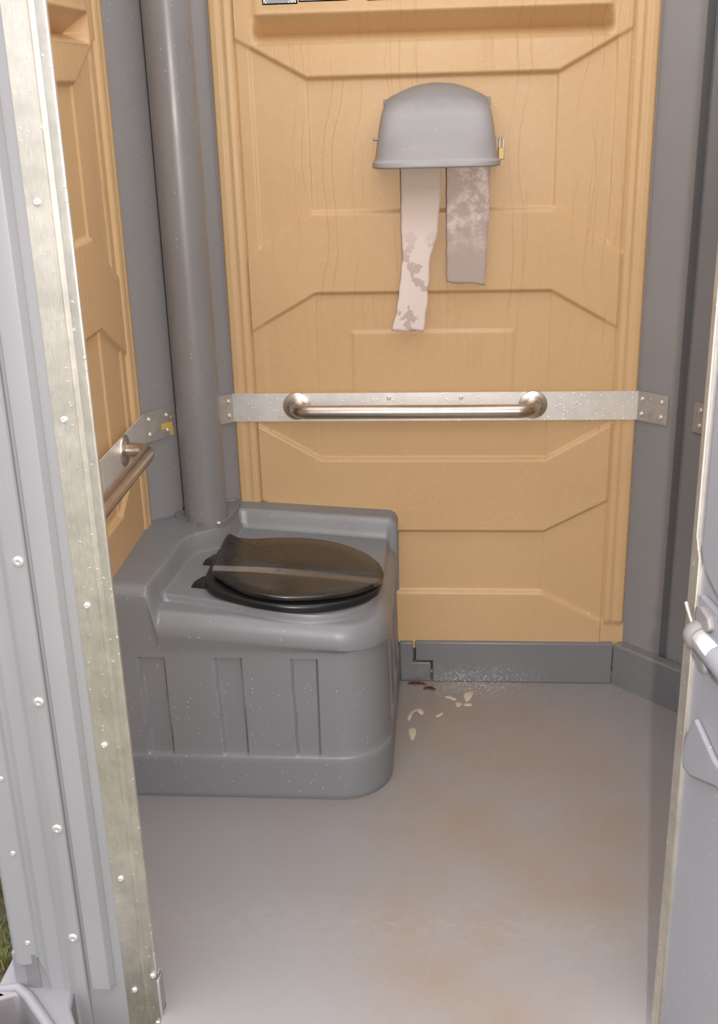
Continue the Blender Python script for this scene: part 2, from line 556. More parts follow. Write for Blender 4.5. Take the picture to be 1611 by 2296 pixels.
def curb(name, pts_front, pts_back, ztop, m):
    n = len(pts_front)
    V = []
    for (x, y), (bx_, by_) in zip(pts_front, pts_back):
        V += [(x, y, -.005), (x, y, .006), (x * .999, y + .001, ztop - .004), (x + (bx_ - x) * .2, y + (by_ - y) * .2, ztop), (bx_, by_, ztop + .001), (bx_, by_, -.005)]
    F = []
    for i in range(n - 1):
        for k in range(6):
            l = (k + 1) % 6
            F.append((i * 6 + k, i * 6 + l, (i + 1) * 6 + l, (i + 1) * 6 + k))
    F.append(tuple(range(6))); F.append(tuple((n - 1) * 6 + k for k in range(6)))
    return pyd(name, V, F, m, None, 25)


# back curb with the notched end that meets the tank flange
V = []
yf = -.030
outl = [(-.056, .072), (-.003, .072), (-.003, .0), (.5495, .0), (.5495, .137), (-.056, .137)]
Vv = [(x, yf, z) for x, z in outl] + [(x, .0 if z > .1 else -.004, z) for x, z in outl]
n = len(outl)
F = [tuple(range(n)), tuple(range(n, 2 * n))[::-1]] + [(i, (i + 1) % n, n + (i + 1) % n, n + i) for i in range(n)]
cb = pyd('baseboard_back', Vv, F, m_wetcurb_glints, None, 25); bev(cb, .004, 3); structure(cb)
f2 = Vector((.5495, -.030)); dirv = Vector((.715, -.70)).normalized(); L = .40
q0 = f2; q1 = f2 + dirv * L
cb2 = curb('baseboard_right', [(q0.x, q0.y), (q1.x, q1.y)], [(q0.x + .028, q0.y + .030), (q1.x + .021, q1.y + .021)], .137, m_curb)
bev(cb2, .003, 2); structure(cb2)
cb3 = structure(box('baseboard_right', (XW - .03, -1.40, -.005), (XW, -.29, .137), m_curb, None, .004, 3))
cb4 = structure(box('baseboard_left', (-XW, -1.40, -.005), (-XW + .03, -.66, .137), m_curb, None, .004, 3))

# ------------------------------------------------------------------ front wall left of the doorway
def profile_wall(name, prof, zb, z1, m, parent=None, yback=-1.380):
    """prof: list of (x, y, zbottom)"""
    n = len(prof)
    V = []
    for x, y, zb_ in prof:
        V += [(x, y, zb_), (x, y, z1), (x, yback, zb_), (x, yback, z1)]
    F = []
    for i in range(n - 1):
        a, b = i * 4, (i + 1) * 4
        F += [(a, b, b + 1, a + 1), (a + 2, a + 3, b + 3, b + 2), (a, a + 2, b + 2, b), (a + 1, b + 1, b + 3, a + 3)]
    F += [(0, 1, 3, 2), ((n - 1) * 4, (n - 1) * 4 + 2, (n - 1) * 4 + 3, (n - 1) * 4 + 1)]
    return pyd(name, V, F, m, parent, 35)


wf = structure(profile_wall('wall_front', [(-.690, -1.392, -.07), (-.684, -1.392, -.07), (-.600, -1.3925, -.07), (-.546, -1.3925, -.07)], 0, 2.42, m_ext))
blk = profile_wall('raised_rib', [(-.6795, -1.390, .062), (-.6765, -1.400, .062), (-.6725, -1.4085, .060), (-.668, -1.410, .060), (-.640, -1.410, .060), (-.636, -1.4085, .060), (-.629, -1.3955, .062), (-.627, -1.392, .062)], 0, 2.42, m_ext, wf)
wfl = structure(profile_wall('wall_front_left', [
    (-.840, -1.36, .115), (-.832, -1.392, .115), (-.826, -1.402, .115), (-.818, -1.405, .112), (-.806, -1.404, .110), (-.798, -1.401, .110),
    (-.790, -1.399, .112), (-.784, -1.399, .122), (-.779, -1.402, .130), (-.774, -1.408, .125), (-.769, -1.411, .118), (-.765, -1.408, .10),
    (-.760, -1.402, .05), (-.752, -1.400, .004), (-.736, -1.400, -.004), (-.730, -1.402, .0), (-.7235, -1.409, .002), (-.7185, -1.411, -.07), (-.7145, -1.407, -.07),
    (-.708, -1.402, -.07), (-.694, -1.402, -.07), (-.688, -1.402, -.07), (-.6855, -1.399, -.07), (-.6855, -1.380, -.07)], 0, 2.42, m_ext))
sidep = [(-.846, -1.36), (-.905, -1.21), (-.905, .02), (-.890, .02), (-.890, -1.205), (-.835, -1.352)]
structure(prism('wall_left_outside', sidep, -.02, 2.42, m_ext))
structure(prism('wall_right_outside', [(-x, y) for x, y in sidep], -.02, 2.42, m_ext))
structure(box('wall_back', (-.6, .085, -.02), (.6, .10, 2.42), m_ext, None, 0)).name = 'wall_back_outside'
structure(box('wall_front', (-.84, -1.415, 2.10), (.84, -1.37, 2.42), m_ext, None, 0)).name = 'wall_front_header'
structure(profile_wall('wall_front_right_outside', [(.48, -1.41, -.02), (.50, -1.41, -.02), (.505, -1.42, -.02), (.56, -1.42, -.02), (.565, -1.40, -.02), (.845, -1.40, -.02)], 0, 2.42, m_ext))


def rivet_mesh(r, h, flat=False):
    prof = [(r, 0), (r, h * .15), (r * .96, h * .45), (r * .8, h * .78), (r * .5, h * .97), (r * .22, h), (r * .2, h * .72), (.0001, h * .72)]
    V, F = lathe_data(prof, 20, 'y')
    V = [(x, -y, z) for x, y, z in V]
    me = bpy.data.meshes.new('rivet')
    me.from_pydata(V, [], F[:-1])
    bm = bmesh.new(); bm.from_mesh(me); bmesh.ops.recalc_face_normals(bm, faces=bm.faces); bm.to_mesh(me); bm.free()
    me.materials.append(m_rivet)
    me.polygons.foreach_set('use_smooth', [True] * len(me.polygons))
    return me


riv = rivet_mesh(.0062, .0042)
riv_big = rivet_mesh(.0105, .004)


def rivet(par, loc, rz=0, me=riv, name='rivet'):
    o = bpy.data.objects.new(name, me); COL.objects.link(o); o.parent = par
    o.location = loc; o.rotation_euler = (0, 0, rz)
    return o


for z in (1.60, 1.29, .997, .718, .441, .181):
    rivet(wfl, (-.700, -1.402, z), me=riv_big)
for z in (.55, .380, .163): rivet(wfl, (-.797, -1.3985, z))

# aluminium door jamb
def extr(name, prof, z0, z1, m, parent=None):
    return prism(name, prof, z0, z1, m, parent)


jp = [(-.608, -1.3935), (-.608, -1.3965), (-.5695, -1.3975), (-.569, -1.4000), (-.5675, -1.4000), (-.566, -1.3965), (-.5575, -1.3960), (-.5555, -1.401), (-.552, -1.4025), (-.541, -1.4035), (-.5385, -1.402), (-.5385, -1.394), (-.546, -1.3925), (-.546, -1.3935)]
tr1 = structure(extr('trim_1', jp, -.07, 2.10, m_jamb))
for z in (1.598, 1.25, .911, .626, .325, .049): rivet(tr1, (-.5895, -1.397, z))
for z in (.095, -.028): rivet(tr1, (-.5455, -1.4045, z))
# right jamb, behind the door's hinge edge
structure(extr('trim_2', [(.478, -1.36), (.478, -1.43), (.52, -1.43), (.52, -1.36)], 0, 2.10, m_jamb))
# upstand of the floor pan beside the jamb
ps = structure(prism('trim_3', [(-.545, -1.376), (-.534, -1.376), (-.531, -1.415), (-.5372, -1.415), (-.5372, -1.3925), (-.545, -1.3925)], -.06, .090, m_ext)); bev(ps, .004, 3)

# ------------------------------------------------------------------ door, swung outwards on the right
DO = Vector((.409, -1.552)); DA = R(-80)          # direction of the leaf in plan
dd = Vector((math.cos(DA), math.sin(DA))); dn = Vector((dd.y, -dd.x))   # dn points to the inner side
if dn.x > 0: dn = -dn


def dp(s, h, z):
    q = DO + dd * s + dn * h
    return (q.x, q.y, z)


def door_prism(name, poly_sz, h0, h1, m, parent=None, b=.004, seg=3):
    n = len(poly_sz)
    V = [dp(s, h0, z) for s, z in poly_sz] + [dp(s, h1, z) for s, z in poly_sz]
    F = [tuple(range(n)), tuple(range(n, 2 * n))[::-1]] + [(i, (i + 1) % n, n + (i + 1) % n, n + i) for i in range(n)]
    o = pyd(name, V, F, m, parent, 30)
    if b: bev(o, b, seg)
    return o


door = structure(door_prism('door_1', [(.014, .02), (.90, .02), (.90, 2.02), (.014, 2.02)], -.030, -.006, m_door, None, .002))
et = door_prism('edge_trim', [(-.001, .0), (.030, .0), (.030, 1.085), (.014, 1.115), (.014, 2.03), (-.001, 2.03)], -.032, .0, m_jamb, door, .0015, 2)
door_prism('moulded_panel', [(.060, 1.11), (.075, 1.085), (.16, 1.055), (.80, 1.055), (.82, 1.08), (.82, 1.93), (.80, 1.95), (.08, 1.95), (.06, 1.93)], -.006, .012, m_door, door, .008, 4)
lob = [(.072, .839), (.15, .815), (.80, .83), (.80, .79), (.168, .780), (.075, .737), (.048, .735), (.037, .752), (.045, .79)]
door_prism('moulded_panel', lob, -.006, .004, m_door, door, .004, 3)
door_prism('horizontal_rib', [(.056, 1.040), (.80, 1.045), (.80, 1.000), (.12, .995), (.060, 1.010)], -.006, .006, m_door, door, .004, 3)

# pull bar on the door
pb = thing('door_pull_bar', 'grey plastic pull bar with shiny foil sticker across the open door', 'door handle')
tube('bar', [dp(.080, .012, .984), dp(.11, .012, .984), dp(.2, .012, .982), dp(.78, .012, .98)], [.0165, .0185, .0185, .0185], m_door, pb, 28)
tube('end_ring', [dp(.070, .012, .985), dp(.074, .012, .985), dp(.088, .012, .985), dp(.094, .012, .985)], [.019, .0225, .0225, .019], m_cover, pb, 28)
door_prism('bracket_ear', [(.064, 1.000), (.104, 1.000), (.118, 1.012), (.108, 1.028), (.080, 1.032), (.066, 1.026)], .000, .014, m_cover, pb, .004, 3)
door_prism('bracket_ear', [(.060, .962), (.096, .962), (.116, .948), (.112, .936), (.096, .936), (.062, .948)], .000, .014, m_cover, pb, .004, 3)
tube('hooked_wire', [dp(.020, .010, 1.010), dp(.028, .010, 1.003), dp(.048, .012, .995), dp(.064, .014, .990)], .0032, m_jamb, pb, 10)
# foil sticker wraps the near upper side of the bar
Vs = []; Fs = []
for i in range(2):
    s_ = (.098, .150)[i]
    for k in range(9):
        a_ = R(15 + k * 9)
        Vs.append(dp(s_, .012 + .0192 * math.cos(a_), .984 + .0192 * math.sin(a_)))
for k in range(8): Fs.append((k, k + 1, 9 + k + 1, 9 + k))
stk = pyd('foil_sticker', Vs, Fs, m_foil, pb, 60); stk['label'] = 'shiny foil sticker'
so = stk.modifiers.new('s', 'SOLIDIFY'); so.thickness = .0006

# ------------------------------------------------------------------ toilet tank
FX0, FX1, FY0, FY1, CR = -.809, -.104, -.668, -.004, .135


def outline():
    pts = []; nrm = []
    def seg(a, b, n, nn):
        L = math.dist(a, b); k = max(2, int(L / .0035))
        for i in range(k):
            t_ = i / k
            pts.append((a[0] + (b[0] - a[0]) * t_, a[1] + (b[1] - a[1]) * t_)); nrm.append(nn)
    seg((FX0, FY0), (FX1 - CR, FY0), 0, (0, -1))
    for i in range(52):
        a = -math.pi / 2 + (math.pi / 2) * i / 52
        pts.append((FX1 - CR + CR * math.cos(a), FY0 + CR + CR * math.sin(a))); nrm.append((math.cos(a), math.sin(a)))
    seg((FX1, FY0 + CR), (FX1, FY1), 0, (1, 0))
    seg((FX1, FY1), (-.580, FY1), 0, (0, 1))
    seg((-.580, FY1), (FX0, -.237), 0, (-.7, .7))
    seg((FX0, -.237), (FX0, FY0), 0, (-1, 0))
    return np.array(pts), np.array(nrm, float)


HIGH = [(-.700, -.90), (-.690, -.60), (-.682, -.50), (-.676, -.38), (-.664, -.325), (-.648, -.298), (-.608, -.262), (-.586, -.225), (-.574, -.17), (-.568, -.11), (-.548, -.088), (-.35, -.088), (0, -.088), (0, .2), (-1.1, .2), (-1.1, -.90)]
PLAT = [(-.69, -.585), (-.60, -.592), (-.543, -.600), (-.447, -.624), (-.40, -.633), (-.355, -.638), (-.29, -.637), (-.226, -.614), (-.182, -.574), (-.15, -.52), (-.135, -.45), (-.130, -.37), (-.130, .2), (-1, .2), (-1, -.585)]


def dense(poly, step=.0032, rnd=True):
    out = []
    n = len(poly)
    for i in range(n):
        a, b, c, d = [np.array(poly[(i + k) % n], float) for k in (-1, 0, 1, 2)]
        L = np.linalg.norm(c - b); k_ = max(1, int(L / step))
        sm_ = L < .12
        for j in range(k_):
            t_ = j / k_
            if sm_: q = .5 * ((2 * b) + (c - a) * t_ + (2 * a - 5 * b + 4 * c - d) * t_ ** 2 + (-a + 3 * b - 3 * c + d) * t_ ** 3)
            else: q = b + (c - b) * t_
            out.append(tuple(q))
    return out


def sdpoly(X, Y, poly):
    P_ = np.array(poly); d = np.full(X.shape, 1e9); inside = np.zeros(X.shape, bool)
    for i in range(len(P_)):
        a = P_[i]; b = P_[(i + 1) % len(P_)]; e = b - a
        t_ = np.clip(((X - a[0]) * e[0] + (Y - a[1]) * e[1]) / (e @ e), 0, 1)
        d = np.minimum(d, np.hypot(X - a[0] - t_ * e[0], Y - a[1] - t_ * e[1]))
        c_ = ((a[1] > Y) != (b[1] > Y)) & (X < (b[0] - a[0]) * (Y - a[1]) / (b[1] - a[1] + 1e-12) + a[0])
        inside ^= c_
    return np.where(inside, d, -d)


def edge_d(X, Y):
    dx = FX1 - X; dy = Y - FY0
    d = np.minimum(dx, dy)
    inc = (dx < CR) & (dy < CR)
    dc = CR - np.hypot(CR - dx, CR - dy)
    return np.where(inc, dc, d)


def sd_big(X, Y, poly):
    out = np.empty(X.shape)
    for i in range(0, len(X), 4000): out[i:i + 4000] = sdpoly(X[i:i + 4000], Y[i:i + 4000], poly)
    return out


HIGH_D = dense(HIGH, .0045); PLAT_D = dense(PLAT, .0045)


def zfloor(X): return .549 - .085 * (X + .6)


def top_z(X, Y):
    hi = .6155 - .066 * (X + .812)
    lo = zfloor(X)
    mh = sst(-.0125, .0125, sd_big(X, Y, HIGH_D))
    mp_ = sst(-.0035, .0035, sd_big(X, Y, PLAT_D)) * (1 - mh)
    lev = hi * mh + (lo - .019) * (1 - mh) + .019 * mp_
    d = edge_d(X, Y)
    frontish = sst(.10, .04, Y - FY0)
    rh = .028 * mh + .036 * (1 - mh)
    rv = .032 * mh + .058 * (1 - mh)
    q = np.clip(1 - d / rh, 0, 1)
    fall = rv * (1 - np.sqrt(np.clip(1 - q * q, 0, 1)))
    return lev - fall


pts, nrm = outline()
N = len(pts)
ztop = top_z(pts[:, 0], pts[:, 1])
ZS = np.concatenate([[0, .006, .012], np.linspace(.02, .124, 8), [.1275, .131, .1345, .138, .142, .146], np.linspace(.15, .395, 50), np.linspace(.398, .418, 8), [.43]])
rings = []
gr_f = [((-.741, -.735), (-.676, -.671)), ((-.545, -.536), (-.477, -.474)), ((-.351, -.344), (-.284, -.285))]
gr_r = [(-.475, -.405), (-.285, -.215), (-.125, -.07)]


def inset(px, py, z):
    base = np.interp(z, [0, .012, .125, .131, .145, .41], [.004, .0, -.0005, .0035, .0055, .010])
    g = np.zeros(px.shape)
    gz = sst(.131, .1345, z) * sst(.412, .4065, z)
    if gz > 0:
        tt = (.41 - z) / .275
        for (a0, a1), (b0, b1) in gr_f:
            a = a0 + (a1 - a0) * tt; b = b0 + (b1 - b0) * tt
            g = np.maximum(g, sst(a - .003, a + .006, px) * sst(b + .0015, b - .0025, px) * (py < FY0 + .01))
        for a, b in gr_r:
            g = np.maximum(g, sst(a - .003, a + .003, py) * sst(b + .003, b - .003, py) * (px > FX1 - .01))
    return base + .013 * g * gz


Vt = []
free = (nrm[:, 0] >= -.01) & (nrm[:, 1] <= .01)       # front and right faces only
for z in ZS:
    ins = inset(pts[:, 0], pts[:, 1], z) * free
    Vt.append(np.column_stack([pts - nrm * ins[:, None], np.full(N, z)]))
ins0 = inset(pts[:, 0], pts[:, 1], .43) * free
for k in range(1, 8):
    f = k / 8
    zz = .43 + (ztop - .43) * f
    ii = ins0 * (1 - f)
    Vt.append(np.column_stack([pts - nrm * ii[:, None], zz]))
Vt.append(np.column_stack([pts, ztop]))
nr_ = len(Vt)
side = np.concatenate(Vt)
F = []
for j in range(nr_ - 1):
    for i in range(N):
        k = (i + 1) % N
        F.append((j * N + i, j * N + k, (j + 1) * N + k, (j + 1) * N + i))
# top surface: triangulate outline + offset rings + interior grid
P2 = [tuple(q) for q in pts]
gx = np.arange(FX0 + .003, FX1, .0052); gy = np.arange(FY0 + .003, FY1, .0052)
GX, GY = np.meshgrid(gx, gy); GX = GX.ravel(); GY = GY.ravel()
ins_poly = sdpoly(GX, GY, [tuple(q) for q in pts[::3]])
keep = (ins_poly > .003) & (edge_d(GX, GY) > .0245)
sh = np.abs(sd_big(GX, GY, HIGH_D)); sp2 = np.abs(sd_big(GX, GY, PLAT_D))
keep &= (sh > .016) & (sp2 > .0062)
extra = list(zip(GX[keep], GY[keep]))
room = [(FX0, FY0), (FX1, FY0), (FX1, FY1), (-.580, FY1), (FX0, -.237)]
for poly, offs, prio in ((PLAT_D, (-.0046, -.0035, -.0018, 0, .0018, .0035, .0046), 1), (HIGH_D, (-.0145, -.0125, -.010, -.007, -.0035, 0, .0035, .007, .010, .0125, .0145), 0)):
    q = np.array(poly); tg = np.roll(q, -1, 0) - np.roll(q, 1, 0); tg /= np.linalg.norm(tg, axis=1)[:, None] + 1e-12
    nn = np.column_stack([tg[:, 1], -tg[:, 0]])
    sd_ = {}
    for o_ in offs:
        w_ = q + nn * o_
        ok = (sdpoly(w_[:, 0], w_[:, 1], room) > .003) & (edge_d(w_[:, 0], w_[:, 1]) > .0235)
        s0 = np.abs(sd_big(w_[:, 0], w_[:, 1], poly)); ok &= np.abs(s0 - abs(o_)) < .0012
        if prio: ok &= np.abs(sd_big(w_[:, 0], w_[:, 1], HIGH_D)) > .016
        extra += list(zip(w_[ok, 0], w_[ok, 1]))
for off in (.0006, .0018, .0036, .006, .009, .0125, .0165, .021):
    for i in range(0, N):
        if free[i]:
            q = pts[i] - nrm[i] * off
            if sdpoly(np.array([q[0]]), np.array([q[1]]), room)[0] > .0003 and q[0] > FX0 + .002 and q[1] < FY1 - .002:
                extra.append(tuple(q))
allp = [Vector(q) for q in P2 + extra]
res = delaunay_2d_cdt(allp, [(i, (i + 1) % N) for i in range(N)], [], 1, 1e-5)
tv, tf = res[0], res[2]
tx = np.array([q[0] for q in tv]); ty = np.array([q[1] for q in tv])
tz = top_z(tx, ty)
base_i = len(side)
allV = np.concatenate([side, np.column_stack([tx, ty, tz])])
F += [tuple(base_i + a for a in f) for f in tf]
F.append(tuple(range(N))[::-1])
tank = thing('toilet_tank', 'grey moulded plastic toilet tank with black seat in the corner', 'toilet')
me = bpy.data.meshes.new('tank_body')
me.from_pydata([tuple(map(float, v)) for v in allV], [], F); me.update()
bm = bmesh.new(); bm.from_mesh(me)
bmesh.ops.remove_doubles(bm, verts=bm.verts, dist=.0002)
bmesh.ops.recalc_face_normals(bm, faces=bm.faces)
bm.to_mesh(me); bm.free()
tb = link('tank_body', me, m_tank, tank, 50)

# flange of the tank on the floor at the back wall
outl = [(-.104, .001), (-.008, .001), (-.008, .066), (-.064, .066), (-.064, .135), (-.104, .135)]
Vv = [(x, -.030, z) for x, z in outl] + [(x, -.003, z) for x, z in outl]
n = len(outl)
F = [tuple(range(n)), tuple(range(n, 2 * n))[::-1]] + [(i, (i + 1) % n, n + (i + 1) % n, n + i) for i in range(n)]
fg = pyd('tank_flange', Vv, F, m_curb, tank, 25); bev(fg, .004, 3)

# seat and lid: built level, then laid on the sloping tank top
TILT = math.atan(.085)
cx, cy = -.345, -.445


def lay(x, y, h):
    return (x, y, .549 - .085 * (x + .6) + h)


lid_o = [(-.570, -.272), (-.545, -.285), (-.501, -.287), (-.45, -.270), (-.388, -.254), (-.33, -.250), (-.274, -.261), (-.222, -.286), (-.178, -.322), (-.146, -.366), (-.127, -.418), (-.124, -.455), (-.135, -.497),
         (-.155, -.527), (-.179, -.553), (-.208, -.577), (-.242, -.597), (-.28, -.614), (-.322, -.627), (-.365, -.635), (-.404, -.635), (-.440, -.627), (-.474, -.610), (-.508, -.583), (-.540, -.550), (-.560, -.523), (-.570, -.490), (-.572, -.40)]


def smooth_poly(P_, k=3, keep=()):
    P_ = [Vector(q) for q in P_]
    n = len(P_); out = []
    for i in range(n):
        a, b, c, d = P_[i - 1], P_[i], P_[(i + 1) % n], P_[(i + 2) % n]
        for j in range(k):
            t_ = j / k
            out.append(.5 * ((2 * b) + (c - a) * t_ + (2 * a - 5 * b + 4 * c - d) * t_ ** 2 + (-a + 3 * b - 3 * c + d) * t_ ** 3))
    return [(q.x, q.y) for q in out]


def slab(name, poly, h0, h1, rnd, m, parent, crease=None, hole=None):
    """rounded slab from plan outline following the slope; optional elliptical hole"""
    P_ = np.array(smooth_poly(poly)); c_ = P_.mean(0); n = len(P_)
    rs = []
    def ring(sc_off, h):
        v = P_ - c_; L_ = np.hypot(v[:, 0], v[:, 1])[:, None]
        q = c_ + v * (1 - sc_off / L_)
        hh = np.full(n, h)
        if crease is not None: hh = hh + crease(q[:, 0], q[:, 1])
        return [lay(a, b, z) for (a, b), z in zip(q, hh)]
    V = []
    prof = [(rnd, h0), (rnd * .3, h0 + rnd * .3), (0, h0 + rnd)]
    prof += [(0, h1 - rnd), (rnd * .3, h1 - rnd * .3), (rnd, h1)]
    for o_, h in prof: V += ring(o_, h)
    F = []
    k = len(prof)
    for j in range(k - 1):
        for i in range(n):
            l = (i + 1) % n
            F.append((j * n + i, j * n + l, (j + 1) * n + l, (j + 1) * n + i))
    if hole is None:
        # radial fill so the top can bend
        last = (k - 1) * n
        for f_ in (.75, .55, .4, .25, .12):
            q = c_ + (P_ - c_) * f_
            hh = np.full(n, h1) + (crease(q[:, 0], q[:, 1]) if crease is not None else 0)
            st_ = len(V)
            V += [lay(a, b, z) for (a, b), z in zip(q, hh)]
            for i in range(n):
                l = (i + 1) % n
                F.append((last + i, last + l, st_ + l, st_ + i))
            last = st_
        F.append(tuple(last + i for i in range(n)))
        F.append(tuple(range(n))[::-1])
    else:
        H_ = c_ + (P_ - c_) * hole
        a_ = len(V); V += [lay(x, y, h1) for x, y in H_]
        b_ = len(V); V += [lay(x, y, h0) for x, y in H_]
        for i in range(n):
            l = (i + 1) % n
            F += [((k - 1) * n + i, (k - 1) * n + l, a_ + l, a_ + i), (a_ + i, a_ + l, b_ + l, b_ + i), (b_ + i, b_ + l, l, i)]
    return pyd(name, V, F, m, parent, 45)


seat_o = [(-.588, -.36), (-.585, -.318), (-.56, -.29), (-.52, -.275), (-.45, -.262), (-.388, -.256), (-.33, -.254), (-.27, -.265), (-.215, -.29), (-.172, -.33), (-.142, -.375), (-.128, -.43), (-.133, -.487), (-.155, -.53), (-.179, -.561), (-.21, -.588), (-.242, -.608),
          (-.28, -.626), (-.322, -.638), (-.365, -.643), (-.405, -.639), (-.45, -.630), (-.493, -.612), (-.535, -.594), (-.565, -.568), (-.583, -.53), (-.588, -.49)]
slab('seat', seat_o, .002, .024, .007, m_seat, tank, hole=.62)
cr = lambda x, y: -.0035 * np.exp(-((y + .475 - .28 * (x + .36) ** 2) / .020) ** 2) + .003 * np.clip((y + .47) / .2, 0, 1)
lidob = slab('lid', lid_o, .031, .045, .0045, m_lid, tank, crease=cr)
# move lid texture origin to its middle
for v in lidob.data.vertices: v.co -= Vector((-.345, -.445, .53))
lidob.location = (-.345, -.445, .53)
for (y_, s_) in ((-.515, 1), (-.368, 1)):
    hb = [(-.622, y_ - .022), (-.600, y_ + .030), (-.575, y_ + .030), (-.560, y_ - .024)]
    Vh = [lay(x, y, .0) for x, y in hb] + [lay(-.612, y_ - .016, .016), lay(-.597, y_ + .022, .016), lay(-.575, y_ + .024, .020), lay(-.562, y_ - .018, .020)]
    hg = pyd('hinge', Vh, [(0, 1, 2, 3), (4, 5, 6, 7), (0, 1, 5, 4), (1, 2, 6, 5), (2, 3, 7, 6), (3, 0, 4, 7)], m_seat, tank, 30)
    bev(hg, .003, 2)

# vent pipe in the corner, standing in the tank top
vp = thing('vent_pipe', 'round grey plastic vent pipe rising from the tank in the left corner', 'pipe', (-.648, -.174, .6055))
lathe('pipe', [(.0615, 0), (.0605, .02), (.0605, 1.815)], m_pipe, vp, 64)
co = smooth_poly([(-.738, -.178), (-.712, -.198), (-.684, -.219), (-.654, -.239), (-.627, -.247), (-.603, -.238), (-.588, -.214), (-.577, -.170), (-.570, -.10), (-.576, -.035), (-.60, -.036), (-.65, -.086), (-.70, -.136)], 4)
n = len(co)
inner = [(-.645 + (x + .645) * .93, -.150 + (y + .150) * .93) for x, y in co]
hz = lambda x, y, h: (x + .648, y + .174, .6155 - .066 * (x + .812) + h - .6055)
V = [hz(x, y, -.004) for x, y in co] + [hz(x, y, .011) for x, y in co] + [hz(x, y, .0115) for x, y in inner] + [hz(x, y, .0075) for x, y in [(-.645 + (x + .645) * .90, -.150 + (y + .150) * .90) for x, y in co]]
F = [(j * n + i, j * n + (i + 1) % n, (j + 1) * n + (i + 1) % n, (j + 1) * n + i) for j in range(3) for i in range(n)] + [tuple(3 * n + i for i in range(n)), tuple(range(n))[::-1]]
pyd('collar', V, F, m_tank, vp, 50)
rivet(vp, (.048, -.064, .009), R(30)).rotation_euler = (R(-80), 0, 0)

# ------------------------------------------------------------------ grab bars
def grab_bar(label, fx0, fx1, w0, w1, tape=False, extra=(), free=0):
    """local frame: wall along x, room towards -y"""
    g = thing('grab_bar', label, 'grab bar', group=None)
    z0, z1 = .849, .932
    y0 = -.0225
    c45 = math.cos(R(45))
    def bent(x0, xb0, xb1, x1):
        pl = [(x0, None), (xb0, y0), (xb1, y0), (x1, None)]
        return pl
    a = [(-.579 - w0 * c45, y0 - .002 - w0 * c45 + .004), (-.579, y0 - .0005), (-.572, y0 - .0025), (.572, y0 - .0025), (.579, y0 - .0005), (.579 + w1 * c45, y0 - .002 - w1 * c45 + .004)]
    b = [(x, y + .003) for x, y in a]
    # strap bends back to lie on the corner panels
    a[0] = (-.579 - w0 * c45 + .003, -.006 - w0 * c45 - .006); a[-1] = (.579 + w1 * c45 - .003, -.006 - w1 * c45 - .006)
    a[0] = (-.5835 - w0 * c45 + .003, -.0125 - w0 * c45); a[-1] = (.5835 + w1 * c45 - .003, -.0125 - w1 * c45)
    if free:   # the front end stops short of the door post
        k_ = 2 if free < 0 else 3
        a[k_] = (free * .540, a[k_][1]); a[k_ + free] = (free * .545, a[k_][1])
    b = [(x, y + .0028) for x, y in a]
    poly = a + b[::-1]
    st_ = prism('mounting_strap', poly[1:5] + poly[7:11], z0, z1, m_alu, g)
    for sgn, w_ in ((-1, w0), (1, w1)):
        if sgn == free: continue
        e0 = Vector((sgn * .579, y0 - .0005)); e1 = Vector((sgn * (.5835 + w_ * c45 - .003), -.0125 - w_ * c45))
        pl = prism('end_plate', [tuple(e0), tuple(e1), (e1.x + .002 * sgn, e1.y + .002), (e0.x + .002 * sgn, e0.y + .002)], z0 - .001, z1, m_plate, g)
        dv = (e1 - e0).normalized(); Lp = (e1 - e0).length
        for f_ in (.16, .80):
            for zz in (z0 + .020, z1 - .020):
                q = e0 + dv * (Lp * f_)
                rivet(pl, (q.x - .0008 * sgn, q.y - .0012, zz), sgn * R(-45))
        if tape and sgn == tape:
            q0_ = e0 + dv * (Lp * .62); q1_ = e0 + dv * (Lp * 1.0)
            nn = Vector((-sgn * .0012, -.0012))
            def tp(name_, s0, s1, za, zb):
                A = e0 + dv * Lp * s0 + nn; B = e0 + dv * Lp * s1 + nn
                o = pyd(name_, [(A.x, A.y, za), (B.x, B.y, za), (B.x, B.y, zb), (A.x, A.y, zb), (A.x - nn.x, A.y - nn.y, za), (B.x - nn.x, B.y - nn.y, za), (B.x - nn.x, B.y - nn.y, zb), (A.x - nn.x, A.y - nn.y, zb)],
                        [(0, 1, 2, 3), (4, 5, 6, 7), (0, 1, 5, 4), (1, 2, 6, 5), (2, 3, 7, 6), (3, 0, 4, 7)], m_tape, pl, None)
                o['label'] = 'torn yellow tape'
            tp('tape_scrap', .60, .98, .873, .889)
            tp('tape_scrap', .88, 1.0, .851, .874)
            tp('tape_scrap', .93, .99, .899, .906)
    for x in extra: rivet(g, (x, y0 - .0025, .917))
    for fx in (fx0, fx1):
        lathe('flange', [(.041, 0), (.041, -.002), (.0395, -.0045), (.034, -.006), (.026, -.0075), (.0225, -.010)], m_flange, g, 40, 'y').location = (fx, y0 - .0025, .895)
    yb = -.094; R0 = .045
    pts_ = [(fx0, y0 - .003, .895)]
    for i in range(9):
        a_ = R(90) * i / 8
        pts_.append((fx0 + R0 - R0 * math.cos(a_), yb + R0 - R0 * math.sin(a_), .895))
    for i in range(9):
        a_ = R(90) * (8 - i) / 8
        pts_.append((fx1 - R0 + R0 * math.cos(a_), yb + R0 - R0 * math.sin(a_), .895))
    pts_.append((fx1, y0 - .003, .895))
    tube('bar', pts_, .0195, m_steel, g, 28)
    return g


